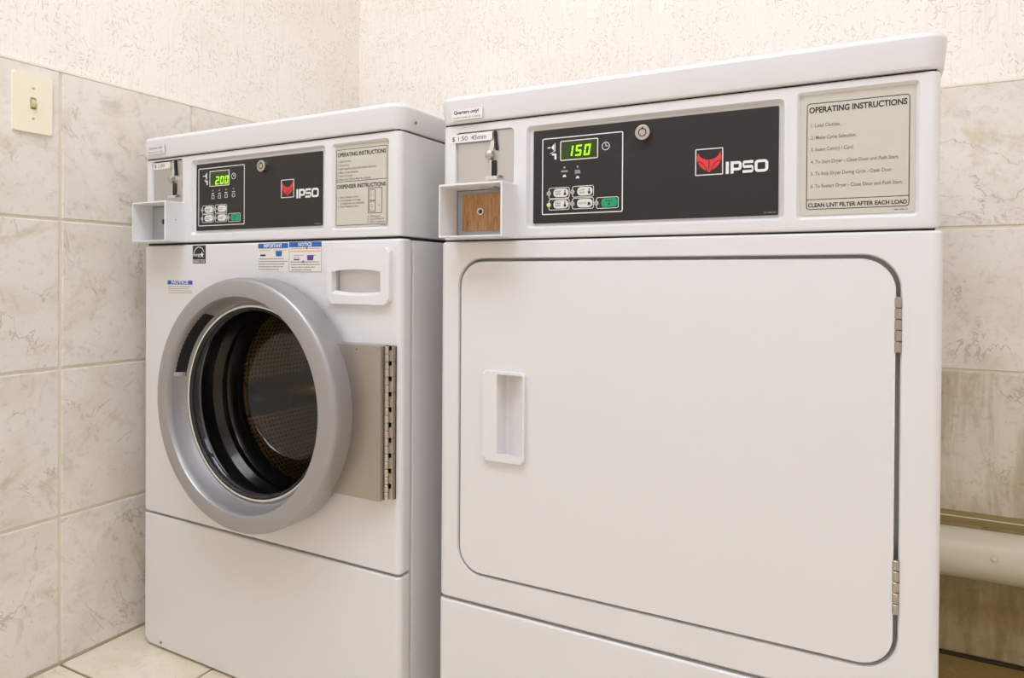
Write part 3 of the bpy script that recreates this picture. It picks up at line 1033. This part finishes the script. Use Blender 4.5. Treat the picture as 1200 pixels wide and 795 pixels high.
# dispenser pull
dp = prism('dispenser_pull', rrect(PX0, PX1, PZ0, PZ1, 0.010), -0.0095, 0.001, 'plastic', was, bev=0.004, seg=3)
dp['label'] = 'white plastic soap dispenser pull'
cut(dp, [cut_loft([[(x, -0.02, z) for x, z in barrel(0.5515, 0.6625, 0.7745, 0.8125, 0.0045)],
                   [(x, -0.0095, z) for x, z in barrel(0.5515, 0.6625, 0.7745, 0.8125, 0.0045)],
                   [(x, 0.03, z) for x, z in barrel(0.556, 0.660, 0.793, 0.8165, 0.003)]])])
dpb = prism('pull_pocket', barrel(0.5515, 0.663, 0.773, 0.815, 0.004), 0.012, 0.016, 'plastic', dp)

# round door: metallic ring, black gasket, glass bowl, drum
ring = lathe('door_ring', [(0.200, -0.010), (0.228, -0.010), (0.2335, -0.012), (0.235, -0.015), (0.2352, -0.050), (0.2350, -0.0610), (0.2336, -0.0665), (0.2310, -0.0695), (0.2270, -0.0710),
                           (0.2160, -0.0726), (0.2035, -0.0734), (0.2005, -0.0726), (0.1988, -0.0700), (0.1968, -0.0620), (0.1905, -0.0410), (0.1880, -0.0360), (0.1860, -0.030), (0.184, -0.010)],
             *RC, 'ring', was, n=128, closed=True)
ring['label'] = 'silver painted round door rim'
lathe('grip_slot', [(0.1962, -0.0600), (0.1925, -0.0490), (0.1893, -0.0390)], *RC, 'gap_black', ring, n=24, a0=122, a1=166)
lathe('grip_lip', [(0.1965, -0.0615), (0.1890, -0.0385)], *RC, 'chrome', ring, n=4, a0=166, a1=168.5)
lathe('trim_ring', [(0.1865, -0.034), (0.1830, -0.037), (0.1800, -0.036), (0.1790, -0.030), (0.1830, -0.026)], *RC, 'chrome', ring, n=96, closed=True)
lathe('glass_seal', [(0.1795, -0.034), (0.1765, -0.036), (0.1735, -0.033), (0.1735, -0.020), (0.1800, -0.018)], *RC, 'black', ring, n=96, closed=True)
gl = lathe('glass_bowl', [(0.1745, -0.030), (0.1705, -0.027), (0.1690, -0.012), (0.1640, 0.000), (0.1625, 0.022), (0.1600, 0.044), (0.1560, 0.062), (0.1490, 0.080), (0.1400, 0.091), (0.1340, 0.0940), (0.1280, 0.0980), (0.1200, 0.1010), (0.1000, 0.1060), (0.0600, 0.1120), (0.0300, 0.1140), (0.0, 0.1145)],
           *RC, 'glass', ring, n=96, angle=80)
if gl.data.polygons[0].normal.dot(Vector((0, -1, 0))) < 0:       # the faces look out of the door
    gl.data.flip_normals()
gk = lathe('gasket', [(0.222, -0.011), (0.222, 0.002), (0.199, 0.002), (0.190, 0.004), (0.186, 0.020), (0.196, 0.032), (0.186, 0.046), (0.190, 0.062), (0.180, 0.078), (0.178, 0.090), (0.195, 0.094), (0.245, 0.094)],
           *RC, 'gasket', was, n=96)
gk['label'] = 'black rubber door gasket'
dm = lathe('drum', [(0.186, 0.100), (0.196, 0.097), (0.205, 0.104), (0.222, 0.110), (0.226, 0.120), (0.226, 0.400), (0.220, 0.415), (0.200, 0.420), (0.14, 0.425), (0.10, 0.415), (0.05, 0.412), (0.0, 0.412)],
           *RC, 'drum', was, n=96)
dm['label'] = 'perforated steel drum inside the door'
for k in range(3):
    a = math.radians(70 + 120 * k)
    bm = bmesh.new()
    e, u = Vector((math.cos(a), 0, math.sin(a))), Vector((-math.sin(a), 0, math.cos(a)))
    c0 = Vector((RC[0], 0, RC[1]))
    loops = []
    for y, h in ((0.13, 0.03), (0.17, 0.055), (0.35, 0.055), (0.39, 0.03)):
        loops.append([c0 + Vector((0, y, 0)) + e * (0.226 - hh) + u * uu for hh, uu in ((-0.004, 0.045), (h * 0.6, 0.028), (h, 0.010), (h, -0.010), (h * 0.6, -0.028), (-0.004, -0.045))])
    bm_loft(bm, loops)
    finish(link('lifter', bm_mesh('lifter', bm), 'drum_plain', dm), 50, weighted=False)
# hinge: sheet box under the ring with a piano hinge beside it
hp = box('hinge_plate', 0.545, 0.6770, -0.026, -0.002, 0.4235, 0.6875, 'steel_hinge', was, bev=0.0015, seg=2)
hp['label'] = 'grey steel door hinge plate'
lathe('screw', [(0, -0.0268), (0.002, -0.0265), (0.0024, -0.026)], 0.625, 0.679, 'print_gray', hp, n=10)
hl = box('hinge_leaf_shade', 0.6770, 0.6915, -0.0045, -0.0005, 0.4250, 0.6860, 'black', was, fin=False)  # leaf coloured black to stand in for the shadows between the tabs
hl['label'] = 'long piano hinge'
NK = 20
st = (0.6860 - 0.4250) / NK
for k in range(NK):
    z0 = 0.4250 + k * st
    rod('knuckle', (0.6805, -0.0130, z0 + 0.0004), (0.6805, -0.0130, z0 + st - 0.0004), 0.0042, 'nickel', hl, n=12, bev=0.0005)
    if k % 2 == 0:
        box('hinge_tab', 0.6815, 0.6920, -0.0105, -0.0040, z0 + 0.0008, z0 + st * 1.45, 'nickel', hl, fin=False)
    else:
        box('hinge_tab', 0.6890, 0.6920, -0.0105, -0.0040, z0 + st * 0.45, z0 + st, 'nickel', hl, fin=False)

fas = fascia(was, W, 0.8735, 1.0545, (0.1560, 0.5265, 0.8885, 1.0430), (0.5430, 0.6720, 0.8875, 1.0430), (0.0265, 0.1300, 0.957, 1.0500), (0.0290, 0.1360, 0.8770, 0.9535))
box('housing_gap', 0.008, W - 0.009, 0.006, DEPTH - 0.02, 0.860, 0.880, 'dark', was, fin=False)
box('lid_gap', 0.008, W - 0.009, 0.004, DEPTH - 0.02, 1.048, 1.062, 'dark', was, fin=False)
lid = cap(was, W, 1.0562, 1.1020)
prisms('quarters_sticker', [rrect(0.024, 0.082, 1.0640, 1.0830, 0.0008, 2)], -0.0086, -0.0080, 'paint', was)
sk = was.children[-1]
text('lettering', 'Quarters only!', 0.0310, 1.0745, -0.0088, 'print_gray', sk, size=0.0075, width=0.043, bold=0.012)
text('lettering', 'insert one at a time', 0.0270, 1.0665, -0.0088, 'print_gray', sk, size=0.0060, width=0.050)
rod('screw', (W + 0.0025, 0.035, 1.0715), (W + 0.0042, 0.035, 1.0715), 0.0028, 'print_gray', was, n=10)
coin_mechanism(was, -0.0025, 0.0065, '$ 1.00', (0.030, 0.0850, 1.0330, 1.0465), 1.0490, 0.959)
coin_box(was, 0.0275, 0.1373, 0.8745, 0.9570, 0.045, False)
control_panel(was, (0.1685, 0.5160), (0.8975, 1.0338), (0.1750, 0.3118), (0.9065, 1.0249), (0.2110, 0.2674, 0.9872, 1.0165),
              [('2', 0.2275, 0.9895, 0.0100, 0.0160), ('0', 0.2415, 0.9895, 0.0095, 0.0160), ('0', 0.2550, 0.9895, 0.0095, 0.0160)],
              (0.3665, 1.0160), (0.4121, 0.4456, 0.9527, 0.9872), (0.4522, 0.5078, 0.9502, 0.9672), -1,
              [(0.2195, 0.9776, ''), (0.2390, 0.9776, ''), (0.2585, 0.9780, ''), (0.2800, 0.9785, '')], False)
lb = prism('instruction_label', rrect(0.5470, 0.6675, 0.8925, 1.0390, 0.001, 2), 0.0042, 0.006, 'silver_label', was)
lb['label'] = 'silver label of operating and dispenser instructions'
frames('label_border', [rr_frame(0.5494, 0.6656, 0.8955, 1.0320, 0.003, 0.0009)], ly, 0.0043, 'print_black', lb)
prisms('label_rule', [rrect(0.5494, 0.6656, 0.9738, 0.9747, 0.0001, 1)], ly, 0.0043, 'print_black', lb)
text('lettering', 'OPERATING INSTRUCTIONS', 0.5525, 1.0190, ly, 'print_black', lb, size=0.0100, width=0.1100, bold=0.028)
for s, z, wd in zip(['1. Load Clothes.', '2. Close Door.', '3. Add Supplies (See Instructions Below).', '4. Make Cycle Selection.', '5. Insert Coin(s).', '6. Press Start (Door Must be Closed).'],
                    (1.0085, 1.0020, 0.9955, 0.9890, 0.9828, 0.9765), (0.033, 0.028, 0.089, 0.050, 0.036, 0.078)):
    text('lettering', s, 0.5520, z, ly, 'print_gray', lb, size=0.0058, width=wd, bold=0.012)
text('lettering', 'DISPENSER INSTRUCTIONS', 0.5525, 0.9620, ly, 'print_black', lb, size=0.0098, width=0.1100, bold=0.028)
for s, z, wd in zip(['1. Open Dispenser Door.', '2. Load Supplies in Proper', '    Compartment (as Indicated).', '3. Close Dispenser Door.'], (0.9445, 0.9390, 0.9335, 0.9280), (0.050, 0.054, 0.056, 0.050)):
    text('lettering', s, 0.5535 + (0.006 if s[0] == ' ' else 0), z, ly, 'print_gray', lb, size=0.0052, width=wd, bold=0.012)
frames('dispenser_diagram', [rr_frame(0.6235, 0.6545, 0.9150, 0.9600, 0.0005, 0.0010), rr_frame(0.6265, 0.6400, 0.9180, 0.9365, 0.0005, 0.0009), rr_frame(0.6265, 0.6400, 0.9375, 0.9570, 0.0005, 0.0009)], ly, 0.0043, 'print_black', lb)
text('lettering', [('C', 0.633, 0.9455, 0.0045, None), ('B', 0.633, 0.9255, 0.0045, None), ('A', 0.647, 0.9275, 0.0045, None)], 0, 0, ly, 'print_black', lb, align='CENTER')
for s, z, wd in zip(['A. Detergent', 'B. Liquid Bleach', 'C. Fabric Softener'], (0.9085, 0.9035, 0.8985), (0.029, 0.036, 0.040)):
    text('lettering', s, 0.6220, z, ly, 'print_gray', lb, size=0.0050, width=wd, bold=0.012)
prisms('part_number', greek(0.651, 0.665, 0.8935, 0.0013, 1.0, 5), ly, 0.0043, 'print_gray', lb)

# stickers on the front panel
ys, yp = -0.0005, -0.0007


def notice(x0, x1, z0, z1, title, tw, head=0.0095):
    s = prism('notice_sticker', rrect(x0, x1, z0, z1, 0.0004, 1), ys, 0.0005, 'sticker', was, fin=False)
    s['label'] = 'paper sticker with a blue heading'
    prisms('heading', [rrect(x0, x1, z1 - head, z1, 0.0003, 1)], yp, ys, 'blue', s)
    text('lettering', title, (x0 + x1) / 2, z1 - head + 0.0018, yp - 0.0002, 'print_white', s, size=0.0092, width=tw, bold=0.025, align='CENTER')
    return s


a = notice(0.3553, 0.4350, 0.8125, 0.8668, 'IMPORTANT', 0.049)
prisms('small_print', sum([greek(0.3565, 0.433, z, 0.0016, r, i) for i, (z, r) in enumerate(((0.8365, 0.9), (0.8315, 1.0), (0.8265, 0.9), (0.8215, 0.85), (0.8165, 0.7)))], []), yp, ys, 'print_gray', a)
prisms('red_print', greek(0.359, 0.388, 0.8530, 0.0012, 1.0, 3) + greek(0.396, 0.430, 0.8530, 0.0012, 1.0, 4), yp, ys, 'orange', a)
prisms('low_tub', [rrect(0.361, 0.3755, 0.8425, 0.8460, 0.0006, 2)], yp, ys, 'blue_dark', a)
prisms('full_tub', [[(0.4035, 0.8420), (0.4180, 0.8420), (0.4195, 0.8520), (0.4020, 0.8520)]], yp, ys, 'blue', a)
b = notice(0.4378, 0.5192, 0.8125, 0.8680, 'NOTICE', 0.034)
frames('sticker_border', [rr_frame(0.4378, 0.5192, 0.8125, 0.8590, 0.0004, 0.0006)], yp, ys, 'print_gray', b)
prisms('small_print', sum([greek(0.4415 + i * 0.001, 0.516 - i * 0.001, z, 0.0016, r, i + 20) for i, (z, r) in enumerate(((0.8300, 0.97), (0.8252, 1.0), (0.8204, 0.85), (0.8156, 0.75)))], []) +
       greek(0.449, 0.474, 0.8425, 0.0010, 1.0, 31) + greek(0.488, 0.505, 0.8425, 0.0010, 1.0, 32) + [circle(0.4825, 0.8565, 0.0026, 12), circle(0.4735, 0.8310, 0.0026, 12)], yp, ys, 'print_gray', b)
prisms('red_print', greek(0.4425, 0.478, 0.8548, 0.0013, 1.0, 33) + greek(0.487, 0.515, 0.8548, 0.0013, 1.0, 34) + greek(0.4405, 0.516, 0.8500, 0.0013, 1.0, 35), yp, ys, 'orange', b)
prisms('low_tub', [rrect(0.4505, 0.4635, 0.8345, 0.8365, 0.0005, 2)], yp, ys, 'blue_dark', b)
frames('tub_outline', [rr_frame(0.4500, 0.4640, 0.8340, 0.8400, 0.0004, 0.0006)], yp, ys, 'blue', b)
prisms('full_tub', [[(0.4845, 0.8335), (0.4985, 0.8335), (0.5000, 0.8435), (0.4830, 0.8435)]], yp, ys, 'purple', b)
c = notice(0.0820, 0.1620, 0.7640, 0.7945, 'NOTICE', 0.054, 0.0085)
prisms('small_print', sum([greek(0.0850, 0.1605, z, 0.0013, r, i + 40) for i, (z, r) in enumerate(((0.7812, 0.95), (0.7768, 0.85), (0.7724, 0.98), (0.7680, 1.0)))], []), yp, ys, 'print_gray', c)
# black efficiency badge
e = prism('efficiency_badge', rrect(0.1625, 0.2020, 0.8300, 0.8668, 0.0004, 1), ys, 0.0005, 'print_black', was, fin=False)
e['label'] = 'black energy efficiency badge'
ex, ez = 0.1822, 0.8470
arc = [(ex + 0.0165 * math.cos(math.radians(t)), ez + 0.0165 * math.sin(math.radians(t))) for t in range(20, 171, 10)]
star = []
for k in range(10):
    rr = 0.0068 if k % 2 == 0 else 0.0028
    aa = math.radians(90 + 36 * k)
    star.append((0.1915 + rr * math.cos(aa), 0.8475 + rr * math.sin(aa)))
prisms('badge_mark', [strip(arc, 0.0014)], yp, ys, 'print_white', e)
prisms('badge_star', [star], yp - 0.0001, ys, 'print_white', e)
text('lettering', 'energy', 0.1645, 0.8450, yp, 'print_white', e, size=0.0095, width=0.0215, bold=0.01)
prisms('badge_rule', [rrect(0.1625, 0.2020, 0.8368, 0.8376, 0.0001, 1)], yp, ys, 'print_white', e)
text('lettering', 'ENERGY STAR', 0.1640, 0.8315, yp, 'print_white', e, size=0.0062, width=0.0365, bold=0.01)
settle(was, WAS_W)

# ------------------------------------------------------------------ light switch on the left wall
sw = root('light_switch', (XL, 0.7682, 1.0860))
tag(sw, 'ivory toggle light switch on the tiled wall beside the washer', 'light switch')
sw.rotation_euler = (0, 0, math.radians(-90) + math.pi)
# local frame: x along the wall, -y out of the wall
sw.rotation_euler = (0, 0, math.radians(90))
pl = prism('plate', rrect(-0.036, 0.036, 0.0, 0.1155, 0.003), -0.0062, 0.0, 'ivory', sw, bev=0.003, seg=3)
cut(pl, [cut_prism(rrect(-0.0055, 0.0055, 0.0465, 0.0690, 0.0008, 2), -0.02, -0.001)])
tg = bmesh.new()
bm_loft(tg, [[(x, -0.001, z) for x, z in rrect(-0.0050, 0.0050, 0.0470, 0.0685, 0.0005, 2)],
             [(x, -0.0055, z) for x, z in rrect(-0.0048, 0.0048, 0.0490, 0.0670, 0.0005, 2)],
             [(x, -0.0135, z) for x, z in rrect(-0.0036, 0.0036, 0.0500, 0.0570, 0.0010, 2)]])
finish(link('toggle', bm_mesh('toggle', tg), 'ivory_toggle', sw), 30)
for z in (0.0280, 0.0875):
    lathe('screw', [(0, -0.0068), (0.0022, -0.0066), (0.003, -0.006)], 0.0, z, 'ivory_toggle', sw, n=14)

# ------------------------------------------------------------------ pipe along the back wall
pr = root('waste_pipe', (0.25, YB, 0.19))
tag(pr, 'thick cream plastic pipe running along the back wall beside the dryer', 'pipe')
R = 0.0500
rod('pipe_run', (-0.80, -R - 0.0005, 0.040), (XR - 0.25, -R - 0.0005, 0.062), R, 'pipe', pr, n=40)
nub = rod('pipe_nub', (-0.028, -R - 0.047, 0.060), (-0.028, -R - 0.0512, 0.0615), 0.007, 'pipe', pr, n=16, bev=0.003)
for x in (-0.72, 0.9):
    rod('pipe_collar', (x - 0.03, -R - 0.0005, 0.0511 + (x - 0.0) * 0.011), (x + 0.03, -R - 0.0005, 0.0511 + (x + 0.06) * 0.011), R + 0.004, 'pipe', pr, n=40, bev=0.002)
